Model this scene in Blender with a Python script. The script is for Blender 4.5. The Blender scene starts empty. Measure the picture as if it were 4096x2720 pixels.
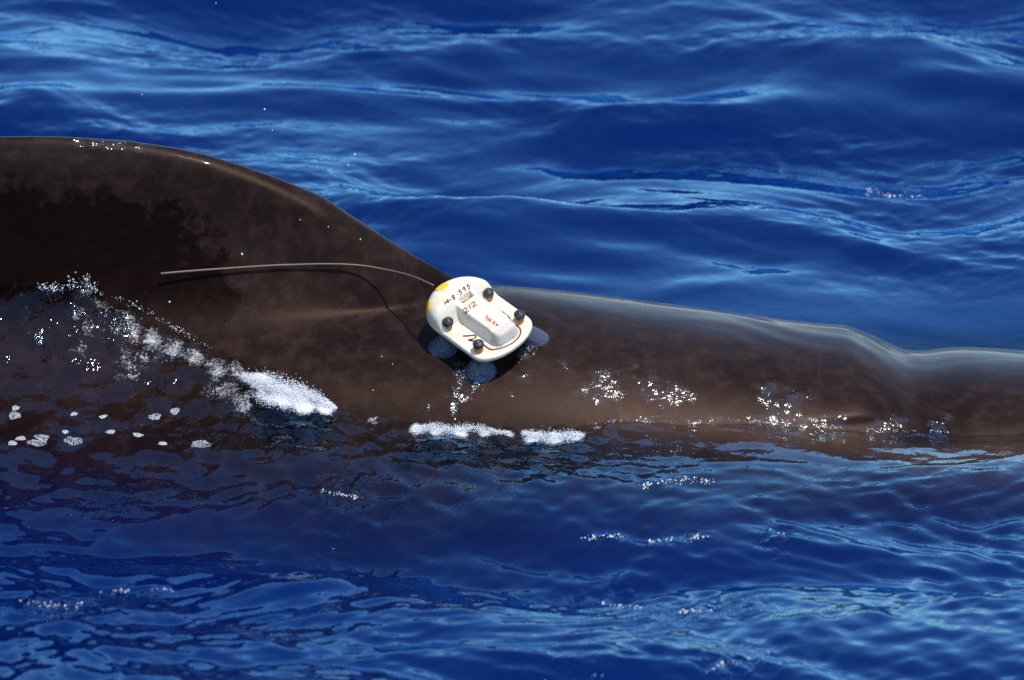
import bpy, bmesh, math, random
import numpy as np
from mathutils import Vector, Matrix
from mathutils.bvhtree import BVHTree

rng = np.random.default_rng(7)
random.seed(7)
scene = bpy.context.scene
COL = scene.collection

# ---------------------------------------------------------------- camera, sky, sun, exposure
PITCH, DIST, WIDE = math.radians(17.0), 12.0, 2.1      # look-down angle, distance to the whale, metres across the frame there
TGT = np.array([0.0, 0.0, 0.071])
CAM = TGT + DIST * np.array([0.0, -math.cos(PITCH), math.sin(PITCH)])
FWD = np.array([0.0, math.cos(PITCH), -math.sin(PITCH)])
UPV = np.array([0.0, math.sin(PITCH), math.cos(PITCH)])
cam_data = bpy.data.cameras.new('camera')
cam = bpy.data.objects.new('camera', cam_data)
COL.objects.link(cam)
cam.location = CAM
cam.rotation_euler = (math.pi / 2 - PITCH, 0, 0)
cam_data.sensor_width = 36.0
cam_data.lens = 36.0 * DIST / WIDE
cam_data.clip_start = 0.5
cam_data.clip_end = 6000
cam_data.dof.use_dof = True
cam_data.dof.focus_distance = 11.85
cam_data.dof.aperture_fstop = 5.0
scene.camera = cam

SUN_EL, SUN_AZ = math.radians(69), math.radians(42)     # azimuth off the camera's side, towards the right
sun_dir = np.array([math.sin(SUN_AZ) * math.cos(SUN_EL), -math.cos(SUN_AZ) * math.cos(SUN_EL), math.sin(SUN_EL)])
world = bpy.data.worlds.new('World')
scene.world = world
world.use_nodes = True
wn = world.node_tree
bg = wn.nodes['Background']
sky = wn.nodes.new('ShaderNodeTexSky')
sky.sky_type = 'NISHITA'
sky.sun_disc = False
sky.sun_elevation = SUN_EL
sky.sun_rotation = math.pi - SUN_AZ
sky.air_density = 1.0
sky.dust_density = 0.0
sky.ozone_density = 3.0
wn.links.new(sky.outputs[0], bg.inputs[0])
bg.inputs[1].default_value = 0.15
sun_data = bpy.data.lights.new('sun', 'SUN')
sun_data.energy = 3.2
sun_data.angle = math.radians(0.53)
sun_data.color = (1.0, 0.93, 0.82)
sun = bpy.data.objects.new('sun', sun_data)
COL.objects.link(sun)
sun.rotation_euler = Vector(sun_dir).to_track_quat('Z', 'Y').to_euler()
sun.location = (0, 0, 20)
vs = scene.view_settings
vs.view_transform = 'Standard'
vs.look = 'None'
vs.exposure = 0.75
vs.gamma = 1.0
vs.use_curve_mapping = False
scene.render.engine = 'CYCLES'
scene.cycles.use_denoising = False
scene.cycles.max_bounces = 10
scene.cycles.transparent_max_bounces = 12

# ---------------------------------------------------------------- helpers
S = 4096.0 / 2361.0
KPX = WIDE / DIST / 4096.0

def ray(px, py):
    px = np.asarray(px, float); py = np.asarray(py, float)
    d = FWD + (px[..., None] - 2048) * KPX * np.array([1.0, 0, 0]) + (1360 - py[..., None]) * KPX * UPV
    return d / np.linalg.norm(d, axis=-1, keepdims=True)

def project(p):
    v = np.asarray(p, float) - CAM
    z = v @ FWD
    return 2048 + v[..., 0] / z / KPX, 1360 - (v @ UPV) / z / KPX

def smooth(a, b, x):
    t = np.clip((x - a) / (b - a), 0, 1)
    return t * t * (3 - 2 * t)

def link(name, me, mat=None, parent=None):
    o = bpy.data.objects.new(name, me)
    COL.objects.link(o)
    if mat is not None:
        me.materials.append(mat)
    if parent is not None:
        o.parent = parent
    return o

def mesh_np(name, verts, faces, smooth_shade=True):
    """verts (n,3); faces (m,3) or (m,4)."""
    me = bpy.data.meshes.new(name)
    verts = np.ascontiguousarray(verts, np.float32); faces = np.ascontiguousarray(faces, np.int32)
    n, k = faces.shape
    me.vertices.add(len(verts)); me.vertices.foreach_set('co', verts.ravel())
    me.loops.add(n * k); me.loops.foreach_set('vertex_index', faces.ravel())
    me.polygons.add(n); me.polygons.foreach_set('loop_start', np.arange(0, n * k, k, dtype=np.int32))
    me.update(calc_edges=True)
    if smooth_shade:
        me.polygons.foreach_set('use_smooth', np.ones(n, bool))
    me.validate()
    return me

def grid_faces(nu, nv, wrap_v=False):
    i = np.arange(nu - 1)[:, None]
    j = np.arange(nv if wrap_v else nv - 1)[None, :]
    j2 = (j + 1) % nv
    f = np.stack([i * nv + j, (i + 1) * nv + j, (i + 1) * nv + j2, i * nv + j2], -1)
    return f.reshape(-1, 4)

def tag(o, label=None, cat=None, group=None, kind=None):
    if label: o['label'] = label
    if cat: o['category'] = cat
    if group: o['group'] = group
    if kind: o['kind'] = kind
    return o

class NT:
    """small node-tree builder"""
    def __init__(self, name):
        self.m = bpy.data.materials.new(name)
        self.m.use_nodes = True
        self.t = self.m.node_tree
        self.t.nodes.clear()
        self.out = self.t.nodes.new('ShaderNodeOutputMaterial')
    def n(self, typ, **kw):
        nd = self.t.nodes.new('ShaderNode' + typ)
        for k, v in kw.items():
            if k.startswith('i_'):
                self.set(nd, k[2:], v)
            else:
                setattr(nd, k, v)
        return nd
    def set(self, nd, key, v):
        key = int(key) if key.isdigit() else key.replace('_', ' ')
        s = nd.inputs[key]
        if isinstance(v, bpy.types.NodeSocket):
            self.t.links.new(v, s)
        else:
            s.default_value = v
    def math(self, op, a, b=0.0, clamp=False):
        nd = self.t.nodes.new('ShaderNodeMath'); nd.operation = op; nd.use_clamp = clamp
        self.set(nd, '0', a); self.set(nd, '1', b)
        return nd.outputs[0]
    def ramp(self, fac, stops):
        nd = self.t.nodes.new('ShaderNodeValToRGB')
        el = nd.color_ramp.elements
        while len(el) < len(stops): el.new(0.5)
        for e, (p, c) in zip(el, stops):
            e.position = p
            e.color = (*c, 1) if len(c) == 3 else c
        self.t.links.new(fac, nd.inputs[0])
        return nd.outputs[0]
    def mix(self, fac, a, b):
        nd = self.t.nodes.new('ShaderNodeMix'); nd.data_type = 'RGBA'
        for s, v in ((nd.inputs[0], fac), (nd.inputs[6], a), (nd.inputs[7], b)):
            if isinstance(v, bpy.types.NodeSocket): self.t.links.new(v, s)
            elif isinstance(v, (int, float)): s.default_value = v
            else: s.default_value = (*v, 1)
        return nd.outputs[2]
    def noise(self, scale, detail=3, rough=0.55, vec=None, dist=0.0):
        nd = self.n('TexNoise', i_Scale=scale, i_Detail=detail, i_Roughness=rough, i_Distortion=dist)
        self.set(nd, 'Vector', vec if vec is not None else self.coord())
        return nd.outputs[0]
    def coord(self):
        if not hasattr(self, '_c'):
            self._c = self.n('TexCoord').outputs['Object']
        return self._c
    def done(self, shader):
        self.t.links.new(shader, self.out.inputs[0])
        return self.m

def plain(name, col, rough=0.4, var=0.15, scale=60, bump=0.0, **kw):
    b = NT(name)
    n1 = b.noise(scale, 4)
    c = b.mix(n1, [x * (1 - var) for x in col], [min(1, x * (1 + var)) for x in col])
    p = b.n('BsdfPrincipled', i_Base_Color=c, i_Roughness=rough)
    for k, v in kw.items(): b.set(p, k, v)
    if bump:
        bp = b.n('Bump', i_Height=n1, i_Strength=bump, i_Distance=0.002)
        b.set(p, 'Normal', bp.outputs[0])
    return b.done(p.outputs[0])

# ---------------------------------------------------------------- materials
def make_water_mat():
    b = NT('sea_water')
    co = b.coord()
    at = b.n('Attribute', attribute_name='clarity').outputs['Fac']
    ch = b.n('Attribute', attribute_name='chop').outputs['Fac']
    fo = b.n('Attribute', attribute_name='foam').outputs['Fac']
    mp = b.n('Mapping', i_Scale=(1.0, 0.6, 1.0)); b.set(mp, 'Vector', co)
    n1 = b.noise(26, 2, 0.5, mp.outputs[0], 0.5)
    n2 = b.noise(80, 2, 0.5, mp.outputs[0], 0.3)
    h = b.math('ADD', n1, b.math('MULTIPLY', n2, 0.22))
    bump = b.n('Bump', i_Height=h, i_Strength=1.0)
    b.set(bump, 'Distance', b.math('MULTIPLY', ch, 0.0085))
    nor = bump.outputs[0]
    diff = b.n('BsdfDiffuse', i_Color=(0.0002, 0.0060, 0.058, 1))
    tr = b.n('BsdfTransparent', i_Color=(0.93, 0.87, 0.80, 1))
    body = b.n('MixShader')
    b.set(body, '0', at); b.set(body, '1', diff.outputs[0]); b.set(body, '2', tr.outputs[0])
    gl = b.n('BsdfGlossy', i_Roughness=0.05, i_Color=(0.38, 0.72, 1.0, 1)); b.set(gl, 'Normal', nor)
    fr = b.n('Fresnel', i_IOR=1.39); b.set(fr, 'Normal', nor)
    mx = b.n('MixShader')
    b.set(mx, '0', fr.outputs[0]); b.set(mx, '1', body.outputs[0]); b.set(mx, '2', gl.outputs[0])
    # thin lace of foam and entrained bubbles lying on the water
    fd = b.n('BsdfDiffuse', i_Color=(0.66, 0.66, 0.66, 1))
    lace = b.math('ADD', b.math('MULTIPLY', b.noise(30, 6, 0.75, None, 0.8), 0.6), b.math('MULTIPLY', b.noise(210, 3, 0.7), 0.4))
    lm = b.math('MULTIPLY', b.math('ADD', lace, b.math('SUBTRACT', b.math('MULTIPLY', fo, 0.55), 0.72)), 5.0, True)
    mf = b.n('MixShader'); b.set(mf, '0', b.math('MULTIPLY', lm, 0.75)); b.set(mf, '1', mx.outputs[0]); b.set(mf, '2', fd.outputs[0])
    mx = mf
    return b.done(mx.outputs[0])

def make_skin_mat():
    b = NT('whale_skin')
    co = b.coord()
    sep = b.n('SeparateXYZ'); b.set(sep, 'Vector', co)
    X, Y, Z = sep.outputs
    big = b.noise(4.2, 6, 0.62)
    mid = b.noise(28, 5, 0.65)
    fine = b.noise(160, 4, 0.6)
    c = b.mix(b.ramp(big, [(0.35, (0, 0, 0)), (0.68, (1, 1, 1))]), (0.0066, 0.0032, 0.0028), (0.0160, 0.0086, 0.0074))
    c = b.mix(b.math('MULTIPLY', b.ramp(mid, [(0.45, (0, 0, 0)), (0.72, (1, 1, 1))]), 0.6), c, (0.036, 0.0200, 0.0168))
    c = b.mix(b.math('MULTIPLY', b.ramp(fine, [(0.5, (0, 0, 0)), (0.8, (1, 1, 1))]), 0.4), c, (0.009, 0.006, 0.005))
    # fine pale scratches
    mp = b.n('Mapping', i_Scale=(1.2, 1.2, 5.0), i_Rotation=(0, 0.5, 0)); b.set(mp, 'Vector', co)
    vo = b.n('TexVoronoi', feature='DISTANCE_TO_EDGE', i_Scale=3.5); b.set(vo, 'Vector', mp.outputs[0])
    scr = b.ramp(vo.outputs['Distance'], [(0.0, (1, 1, 1)), (0.012, (0, 0, 0))])
    gate = b.ramp(b.noise(4.5, 2), [(0.52, (0, 0, 0)), (0.6, (1, 1, 1))])
    c = b.mix(b.math('MULTIPLY', b.math('MULTIPLY', scr, gate), 0.14), c, (0.05, 0.035, 0.03))
    # soaked patch on the fin with a ragged margin
    rag = b.math('ADD', b.math('MULTIPLY', b.noise(9, 6, 0.7), 0.75), b.math('MULTIPLY', b.noise(45, 4, 0.7), 0.25))
    ex = b.math('DIVIDE', b.math('ADD', X, 1.05), 0.56)
    ez = b.math('DIVIDE', b.math('ADD', Z, -0.215), 0.245)
    r2 = b.math('ADD', b.math('MULTIPLY', ex, ex), b.math('MULTIPLY', ez, ez))
    r2 = b.math('ADD', r2, b.math('MULTIPLY', b.math('SUBTRACT', rag, 0.5), 2.6))
    soak = b.ramp(r2, [(0.66, (1, 1, 1)), (0.86, (0, 0, 0))])
    soak = b.math('MULTIPLY', soak, b.math('MULTIPLY', b.math('SUBTRACT', Z, 0.13), 14.0, True))
    c = b.mix(b.math('MULTIPLY', soak, 0.85), c, (0.0030, 0.0010, 0.0009))
    # wet film: running water over the back in front of the fin, beads and rivulets on the lower flank
    mpx = b.n('Mapping', i_Scale=(0.18, 1.0, 1.0)); b.set(mpx, 'Vector', co)
    flow = b.noise(16, 4, 0.6, mpx.outputs[0], 0.5)
    rt = b.math('MULTIPLY', b.math('ADD', X, 0.12), 3.0, True)
    topside = b.math('MULTIPLY', b.math('ADD', Y, 0.17), 6.0, True)
    beads = b.n('TexVoronoi', feature='F1', i_Scale=28.0, i_Randomness=1.0); b.set(beads, 'Vector', co)
    bd = b.math('MULTIPLY', beads.outputs['Distance'], 1.5)
    bead = b.math('SUBTRACT', 1.0, b.math('MULTIPLY', bd, bd), True)
    wet = b.n('Attribute', attribute_name='wet').outputs['Fac']
    bm = b.math('MULTIPLY', b.math('ADD', b.math('MULTIPLY', b.noise(34, 4, 0.7), 2.2), b.math('SUBTRACT', wet, 1.52)), 5.0, True)
    coat = b.math('ADD', b.math('MULTIPLY', b.math('MULTIPLY', b.math('SUBTRACT', Z, 0.43), 20.0, True), 0.22), b.math('MULTIPLY', b.math('MULTIPLY', rt, topside), b.math('MULTIPLY', b.math('SUBTRACT', b.noise(9, 4, 0.6, mpx.outputs[0], 0.6), 0.22), 1.5, True)), True)
    coat = b.math('MAXIMUM', coat, bm)
    bh = b.math('ADD', b.math('MULTIPLY', flow, 0.20), b.math('MULTIPLY', b.math('MULTIPLY', b.math('ADD', bead, b.math('MULTIPLY', b.noise(80, 2), 0.55)), bm), 1.1))
    cb = b.n('Bump', i_Height=bh, i_Strength=1.0, i_Distance=0.0065)
    bb = b.n('Bump', i_Height=b.math('ADD', mid, b.math('MULTIPLY', fine, 0.35)), i_Strength=0.32, i_Distance=0.0014)
    p = b.n('BsdfPrincipled', i_Base_Color=c, i_IOR=1.38)
    b.set(p, 'Roughness', b.math('ADD', 0.30, b.math('MULTIPLY', mid, 0.24)))
    b.set(p, 'Specular Tint', (1.0, 0.70, 0.58, 1)); b.set(p, 'Specular IOR Level', b.math('ADD', b.math('SUBTRACT', 0.10, b.math('MULTIPLY', soak, 0.05)), b.math('MULTIPLY', rt, 0.035)))
    b.set(p, 'Normal', bb.outputs[0])
    b.set(p, 'Coat Weight', coat); b.set(p, 'Coat Roughness', b.math('ADD', 0.07, b.math('MULTIPLY', bm, 0.09))); b.set(p, 'Coat IOR', 1.45)
    b.set(p, 'Coat Normal', cb.outputs[0])
    return b.done(p.outputs[0])

M_WATER = make_water_mat()
M_SKIN = make_skin_mat()
M_DEEP = plain('deep_sea', (0.001, 0.006, 0.05), 0.9, 0.2, 0.5)
def make_foam_mat(name='foam', clear=0.38):
    b = NT(name)
    d = b.n('BsdfPrincipled', i_Base_Color=(0.82, 0.84, 0.87, 1), i_Roughness=0.12, i_IOR=1.33)
    t = b.n('BsdfTransparent')
    m = b.n('MixShader', i_0=clear); b.set(m, '1', d.outputs[0]); b.set(m, '2', t.outputs[0])
    return b.done(m.outputs[0])
def make_drop_mat():
    b = NT('spray_drop')
    g = b.n('BsdfPrincipled', i_Base_Color=(0.9, 0.92, 0.95, 1), i_Roughness=0.1, i_IOR=1.33)
    t = b.n('BsdfTransparent')
    m = b.n('MixShader', i_0=0.62); b.set(m, '1', g.outputs[0]); b.set(m, '2', t.outputs[0])
    gl = b.n('BsdfGlossy', i_Roughness=0.12)
    m2 = b.n('MixShader', i_0=0.10); b.set(m2, '1', m.outputs[0]); b.set(m2, '2', gl.outputs[0])
    return b.done(m2.outputs[0])
M_FOAM = make_foam_mat()
M_BUBBLE = make_foam_mat('bubbles', 0.82)
M_DROP = make_drop_mat()
M_GLINT = plain('painted_glint', (0.86, 0.84, 0.80), 0.1, 0.05, 30)  # white for the balls that stand in for sun glints on the water
def make_shell_mat():
    b = NT('white_resin')
    st = b.ramp(b.noise(22, 5, 0.65), [(0.48, (0, 0, 0)), (0.75, (1, 1, 1))])
    c = b.mix(b.math('MULTIPLY', st, 0.8), (0.64, 0.57, 0.45), (0.50, 0.33, 0.16))
    sp = b.ramp(b.noise(130, 3, 0.7), [(0.66, (0, 0, 0)), (0.76, (1, 1, 1))])
    c = b.mix(b.math('MULTIPLY', sp, 0.4), c, (0.30, 0.19, 0.10))
    bp = b.n('Bump', i_Height=b.noise(45, 4), i_Strength=0.3, i_Distance=0.003)
    p = b.n('BsdfPrincipled', i_Base_Color=c, i_Roughness=0.3)
    b.set(p, 'Normal', bp.outputs[0]); b.set(p, 'Subsurface Weight', 0.2); b.set(p, 'Subsurface Scale', 0.004)
    b.set(p, 'Coat Weight', 0.6); b.set(p, 'Coat Roughness', 0.05)
    return b.done(p.outputs[0])
M_SHELL = make_shell_mat()
M_TIP = plain('clear_resin', (0.50, 0.44, 0.39), 0.08, 0.15, 40)
M_YELLOW = plain('yellow_reflector', (0.62, 0.40, 0.004), 0.35, 0.25, 400)
M_BLACK = plain('black_rubber', (0.018, 0.018, 0.02), 0.33, 0.3, 300, 0.5)
M_ORANGE = plain('orange_rubber', (0.55, 0.17, 0.012), 0.35, 0.3, 150)
M_WIRE = plain('red_brown_tube', (0.10, 0.016, 0.009), 0.25, 0.25, 120)
M_INK = plain('dark_marker_ink', (0.045, 0.02, 0.025), 0.5, 0.5, 200)
M_REDINK = plain('red_marker_ink', (0.50, 0.10, 0.055), 0.5, 0.3, 200)
M_SLOT = plain('amber_recess', (0.13, 0.07, 0.018), 0.35, 0.7, 70)
M_ROD = plain('antenna_rod', (0.13, 0.085, 0.062), 0.45, 0.12, 200)
def make_cup_mat():
    b = NT('silicone_cup')
    p = b.n('BsdfPrincipled', i_Base_Color=(0.14, 0.17, 0.26, 1), i_Roughness=0.12, i_IOR=1.41)
    t = b.n('BsdfTransparent', i_Color=(0.86, 0.88, 0.95, 1))
    m = b.n('MixShader', i_0=0.78); b.set(m, '1', p.outputs[0]); b.set(m, '2', t.outputs[0])
    return b.done(m.outputs[0])
M_CUP = make_cup_mat()

# ---------------------------------------------------------------- the whale (one continuous body with its dorsal fin)
top_px = np.array([(0,315),(60,314),(120,314),(200,318),(300,325),(400,340),(480,357),(560,382),(640,410),(720,442),(760,462),
    (800,490),(850,522),(900,555),(950,587),(1000,615),(1040,638),(1110,657),(1200,661),(1300,670),(1400,682),(1500,695),(1600,708),
    (1700,722),(1800,735),(1880,745),(1950,750),(2000,768),(2050,790),(2085,805),(2130,808),(2180,801),(2230,799),(2290,802),(2361,807)], float) * S

def px_z(px, py, Y=0.0):
    d = ray(px, py); t = (Y - CAM[1]) / d[..., 1]
    return CAM[0] + t * d[..., 0], CAM[2] + t * d[..., 2]

xs_t, zs_t = px_z(top_px[:, 0], top_px[:, 1])
# beyond the frame: the fin's hooked rear edge and the tail stock on the left, the melon on the right
xl = np.array([-3.1, -2.6, -2.0, -1.62, -1.50, -1.44, -1.38, -1.30, -1.20, -1.10])
zl = np.array([-0.30, -0.22, -0.12, -0.03, 0.03, 0.20, 0.36, 0.44, 0.480, 0.488])
xr = np.array([1.15, 1.30, 1.45, 1.56, 1.63, 1.665])
zr = np.array([0.058, 0.03, -0.02, -0.085, -0.16, -0.24])
XT = np.concatenate([xl, xs_t, xr]); ZT = np.concatenate([zl, zs_t, zr])
xcol = np.unique(np.concatenate([np.linspace(-3.1, -1.6, 60), np.linspace(-1.6, 1.25, 430), np.linspace(1.25, 1.665, 60)]))
def gsm(a, s):
    k = np.exp(-0.5 * (np.arange(-3 * s, 3 * s + 1) / s) ** 2); k /= k.sum()
    return np.convolve(np.pad(a, 3 * s, mode='edge'), k, 'valid')
ztop = gsm(np.interp(xcol, XT, ZT), 3)
hw = np.interp(xcol, [-3.1, -2.6, -2, -1.4, -0.9, -0.3, 0.4, 0.9, 1.2, 1.4, 1.55, 1.63, 1.665],
               [0.05, 0.11, 0.2, 0.32, 0.41, 0.46, 0.43, 0.385, 0.355, 0.30, 0.20, 0.10, 0.01])
hw = gsm(hw, 8)
zbot = gsm(np.interp(xcol, [-3.1, -2.4, -1.5, -0.5, 0.5, 1.1, 1.45, 1.6, 1.665], [-0.40, -0.48, -0.64, -0.76, -0.76, -0.68, -0.54, -0.40, -0.26]), 8)
NP = 110
def whale_profile(ztop):
    zj = float(np.interp(-0.04, xcol, ztop))
    tab = np.interp(xcol, [-1.75, -1.6, -1.05, -0.7, -0.4, -0.2, -0.04], [-0.08, -0.03, 0.10, zj - 0.055, zj - 0.024, zj - 0.006, zj])
    bt = np.where(xcol < -0.04, np.minimum(gsm(tab, 22), ztop), ztop)
    bt = np.where(xcol < -1.7, ztop, bt)
    bt = gsm(bt, 6)
    bt = np.where(xcol < -0.02, np.minimum(bt, ztop), ztop)
    s = np.linspace(0, 1, NP)
    z = zbot[:, None] + (ztop - zbot)[:, None] * (1 - np.cos(math.pi * s))[None] / 2
    zc = (bt + zbot) / 2; h = (bt - zbot) / 2
    q = (z - zc[:, None]) / h[:, None]
    ex = np.interp(xcol, [-0.4, 0.3, 0.75, 1.3], [2.15, 2.6, 3.3, 3.0])
    ex = gsm(ex, 40)[:, None]
    ell = np.sqrt(np.clip(1 - np.abs(q) ** ex, 0, None))
    q0 = 0.89
    b0 = math.sqrt(1 - q0 ** 2.15); sl = 0.5 * 2.15 * q0 ** 1.15 / b0 ** 2
    tail = 0.9 * b0 * np.exp(-np.clip(q - q0, 0, None) * sl * 0.85)
    d = np.clip(ztop[:, None] - z, 0, None)
    cs = 1 / np.sqrt(1 + np.gradient(ztop, xcol) ** 2)
    u = np.clip(d * cs[:, None] / 0.032, 0, 1)
    rnd = np.sqrt(1 - (1 - u) ** 2)
    fin = 0.020 + 0.085 * np.clip(d, 0, 0.5)
    up = smooth(0.0, 0.25, ztop - bt)[:, None]
    FT = rnd * (hw[:, None] * tail + fin) * up * smooth(0.15, 0.85, q)
    E = hw[:, None] * ell
    T = (E ** 4 + FT ** 4) ** 0.25
    # even the blubber out along the body, level by level
    zg = np.linspace(-0.8, 0.52, 260)
    TG = np.stack([np.interp(zg, z[i], T[i]) for i in range(len(xcol))])
    MK = ((zg[None] < ztop[:, None] - 0.035) & (zg[None] > zbot[:, None] + 0.05)).astype(float)
    num = np.stack([gsm(TG[:, k] * MK[:, k], 20) for k in range(len(zg))], 1)
    den = np.stack([gsm(MK[:, k], 20) for k in range(len(zg))], 1)
    SM = np.where(den > 0.02, num / np.maximum(den, 0.02), TG)
    Ts = np.stack([np.interp(z[i], zg, SM[i]) for i in range(len(xcol))])
    T = T + (Ts - T) * smooth(0.02, 0.13, d) * smooth(0.05, 0.2, z - zbot[:, None])
    T[:, 0] = 0; T[:, -1] = 0
    return z, T, d
for it in range(4):
    z, T, _ = whale_profile(ztop)
    allp = np.concatenate([np.stack([np.repeat(xcol[:, None], NP, 1), T * sg, z], -1) for sg in (-1, 1)], 1)
    px, py = project(allp)
    k = py.argmin(1)
    ii = np.arange(len(xcol))
    pxm, pym = px[ii, k], py[ii, k]
    ok = (pxm > 0) & (pxm < 4096)
    want = np.interp(pxm, top_px[:, 0], top_px[:, 1])
    dz = np.where(ok, (pym - want) * KPX * DIST / math.cos(PITCH), 0)
    dzx = np.interp(xcol, xcol[ok], dz[ok]) * (1 - smooth(1.15, 1.5, xcol)) * smooth(-1.5, -1.15, xcol)
    ztop = ztop + 0.8 * gsm(dzx, 2)
    zfit = float(np.abs(dz[ok]).max())
print('silhouette residual m', zfit)
z, T, dtop = whale_profile(ztop)
# slow swellings and hollows of the blubber
def lump(x, z, seed, n, l0, l1):
    r = np.random.default_rng(seed); o = np.zeros_like(x)
    for _ in range(n):
        lam = math.exp(r.uniform(math.log(l0), math.log(l1))); th = r.uniform(0, 2 * math.pi)
        o += np.sin(2 * math.pi / lam * (x * math.cos(th) + z * math.sin(th)) + r.uniform(0, 7)) * lam
    return o / n
xx = np.repeat(xcol[:, None], NP, 1)
T = T + (0.003 * lump(xx, z, 3, 14, 0.2, 0.5) + 0.003 * lump(xx, z * 1.6, 9, 16, 0.06, 0.15)) * smooth(0, 0.08, T)
left = np.stack([xx, -T, z], -1); right = np.stack([xx, T, z], -1)[:, ::-1][:, 1:-1]
ring = np.concatenate([left, right], 1)
# wrinkled folds on the nape in front of the hump and the blowhole's hollow
wv = ring.copy()
nx = ring[..., 0]; nz = ring[..., 2]
on = smooth(0.0, 0.08, nz) * smooth(0.25, 0.5, nx) * (1 - smooth(0.85, 0.98, nx))
wv[..., 2] += on * 0.0007 * np.sin((nx * 0.35 + ring[..., 1] * 1.0) * 70 + 2.5 * np.sin(nx * 9) + 1.5 * np.sin(nx * 23 + 1)) * smooth(-0.30, -0.12, -np.abs(ring[..., 1]))
ring = wv
nr = ring.shape[1]
whale_me = mesh_np('whale_body', ring.reshape(-1, 3), grid_faces(len(xcol), nr, True))
whale = link('pilot_whale', whale_me, M_SKIN)
tag(whale, 'dark brown whale surfacing, its dorsal fin and wet back above the blue water', 'whale')
WB = BVHTree.FromPolygons([tuple(v) for v in ring.reshape(-1, 3)], grid_faces(len(xcol), nr, True).tolist())

WETS = [(1310, 850, 0.03, 0.010, 0.7), (1390, 880, 0.045, 0.02, 0.85), (1400, 908, 0.05, 0.014, 1.0), (1350, 905, 0.03, 0.012, 0.9), (1500, 900, 0.03, 0.02, 0.8), (1550, 912, 0.045, 0.014, 1.1), (1535, 935, 0.02, 0.006, 1.1),
        (1770, 920, 0.03, 0.02, 0.85), (1830, 925, 0.04, 0.02, 0.85), (1810, 955, 0.05, 0.016, 1.1), (1840, 975, 0.06, 0.010, 1.2), (1780, 968, 0.06, 0.008, 1.0), (1900, 978, 0.05, 0.010, 1.1), (1940, 965, 0.03, 0.010, 0.8),
        (2040, 984, 0.05, 0.008, 1.1), (2160, 985, 0.03, 0.010, 0.9), (2190, 965, 0.012, 0.006, 0.8), (1180, 912, 0.012, 0.008, 0.9), (988, 938, 0.01, 0.007, 0.8), (1215, 870, 0.03, 0.02, 0.6),
        (1090, 870, 0.035, 0.02, 0.9), (1060, 900, 0.025, 0.03, 0.85), (1045, 950, 0.012, 0.02, 0.8), (1215, 815, 0.03, 0.012, 0.8), (1470, 845, 0.02, 0.006, 0.8), (1650, 970, 0.10, 0.006, 0.9), (1500, 968, 0.10, 0.005, 0.8),
        (180, 328, 0.015, 0.008, 1.1), (225, 331, 0.02, 0.008, 1.1), (262, 334, 0.03, 0.008, 1.2), (325, 345, 0.015, 0.008, 1.1)]
def hit_whale(px, py):
    h = WB.ray_cast(Vector(CAM), Vector(ray(px, py)))
    return h

wet_at = np.zeros(ring.shape[:2])
for a_, c_, rx_, rz_, st_ in WETS:
    h_ = hit_whale(a_ * S, c_ * S)[0]
    if h_ is None: continue
    wet_at = np.maximum(wet_at, st_ * np.exp(-((ring[..., 0] - h_.x) / rx_) ** 2 - ((ring[..., 2] - h_.z) / (rz_ * 1.2)) ** 2) * (ring[..., 1] < 0))
wa = whale_me.attributes.new('wet', 'FLOAT', 'POINT')
wa.data.foreach_set('value', np.ascontiguousarray(wet_at.ravel(), np.float32))

# ---------------------------------------------------------------- the sea: one sheet to the horizon
wl_px = np.array([(-60,658),(0,655),(60,653),(120,648),(180,642),(215,652),(250,688),(290,705),(330,722),(400,762),(450,790),(500,815),(600,852),(680,884),(740,918),(785,942),
    (850,962),(950,975),(1100,985),(1200,990),(1300,978),(1400,970),(1500,972),(1600,975),(1700,970),(1800,976),(1900,985),(2000,990),(2100,995),(2200,997),(2300,997),(2420,998)], float) * S
wp = []
for a, c in wl_px:
    h = hit_whale(a, c)
    if h[0] is not None: wp.append(h[0])
wp = np.array(wp); wp = wp[np.argsort(wp[:, 0])]
print('waterline', np.round(wp[::3], 3).tolist())
wx = np.concatenate([[-2.6, -1.9, -1.4], wp[:, 0], [1.4, 1.6, 1.9]])
wy = np.concatenate([[-0.1, -0.12, -0.14], wp[:, 1], [-0.25, -0.1, 0.0]])
wz = np.concatenate([[0.0, 0.06, 0.18], wp[:, 2], [0.0, 0.0, 0.0]])

gx = np.arange(-1.5, 1.5001, 0.005); gy = np.arange(-2.3, 3.7001, 0.0075)
def outskirts(a, step, far):
    v = [a]
    while abs(v[-1]) < far:
        step *= 1.17
        v.append(v[-1] + math.copysign(step, a))
    return np.array(v[1:])
gx = np.concatenate([outskirts(-1.5, 0.006, 3500)[::-1], gx, outskirts(1.5, 0.006, 3500)])
gy = np.concatenate([outskirts(-2.3, 0.009, 3500)[::-1], gy, outskirts(3.7, 0.009, 3500)])
GX, GY = np.meshgrid(gx, gy, indexing='ij')
GX = GX.astype(np.float32); GY = GY.astype(np.float32)
res = np.maximum(np.gradient(gx)[:, None], np.gradient(gy)[None, :]).astype(np.float32)

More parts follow.
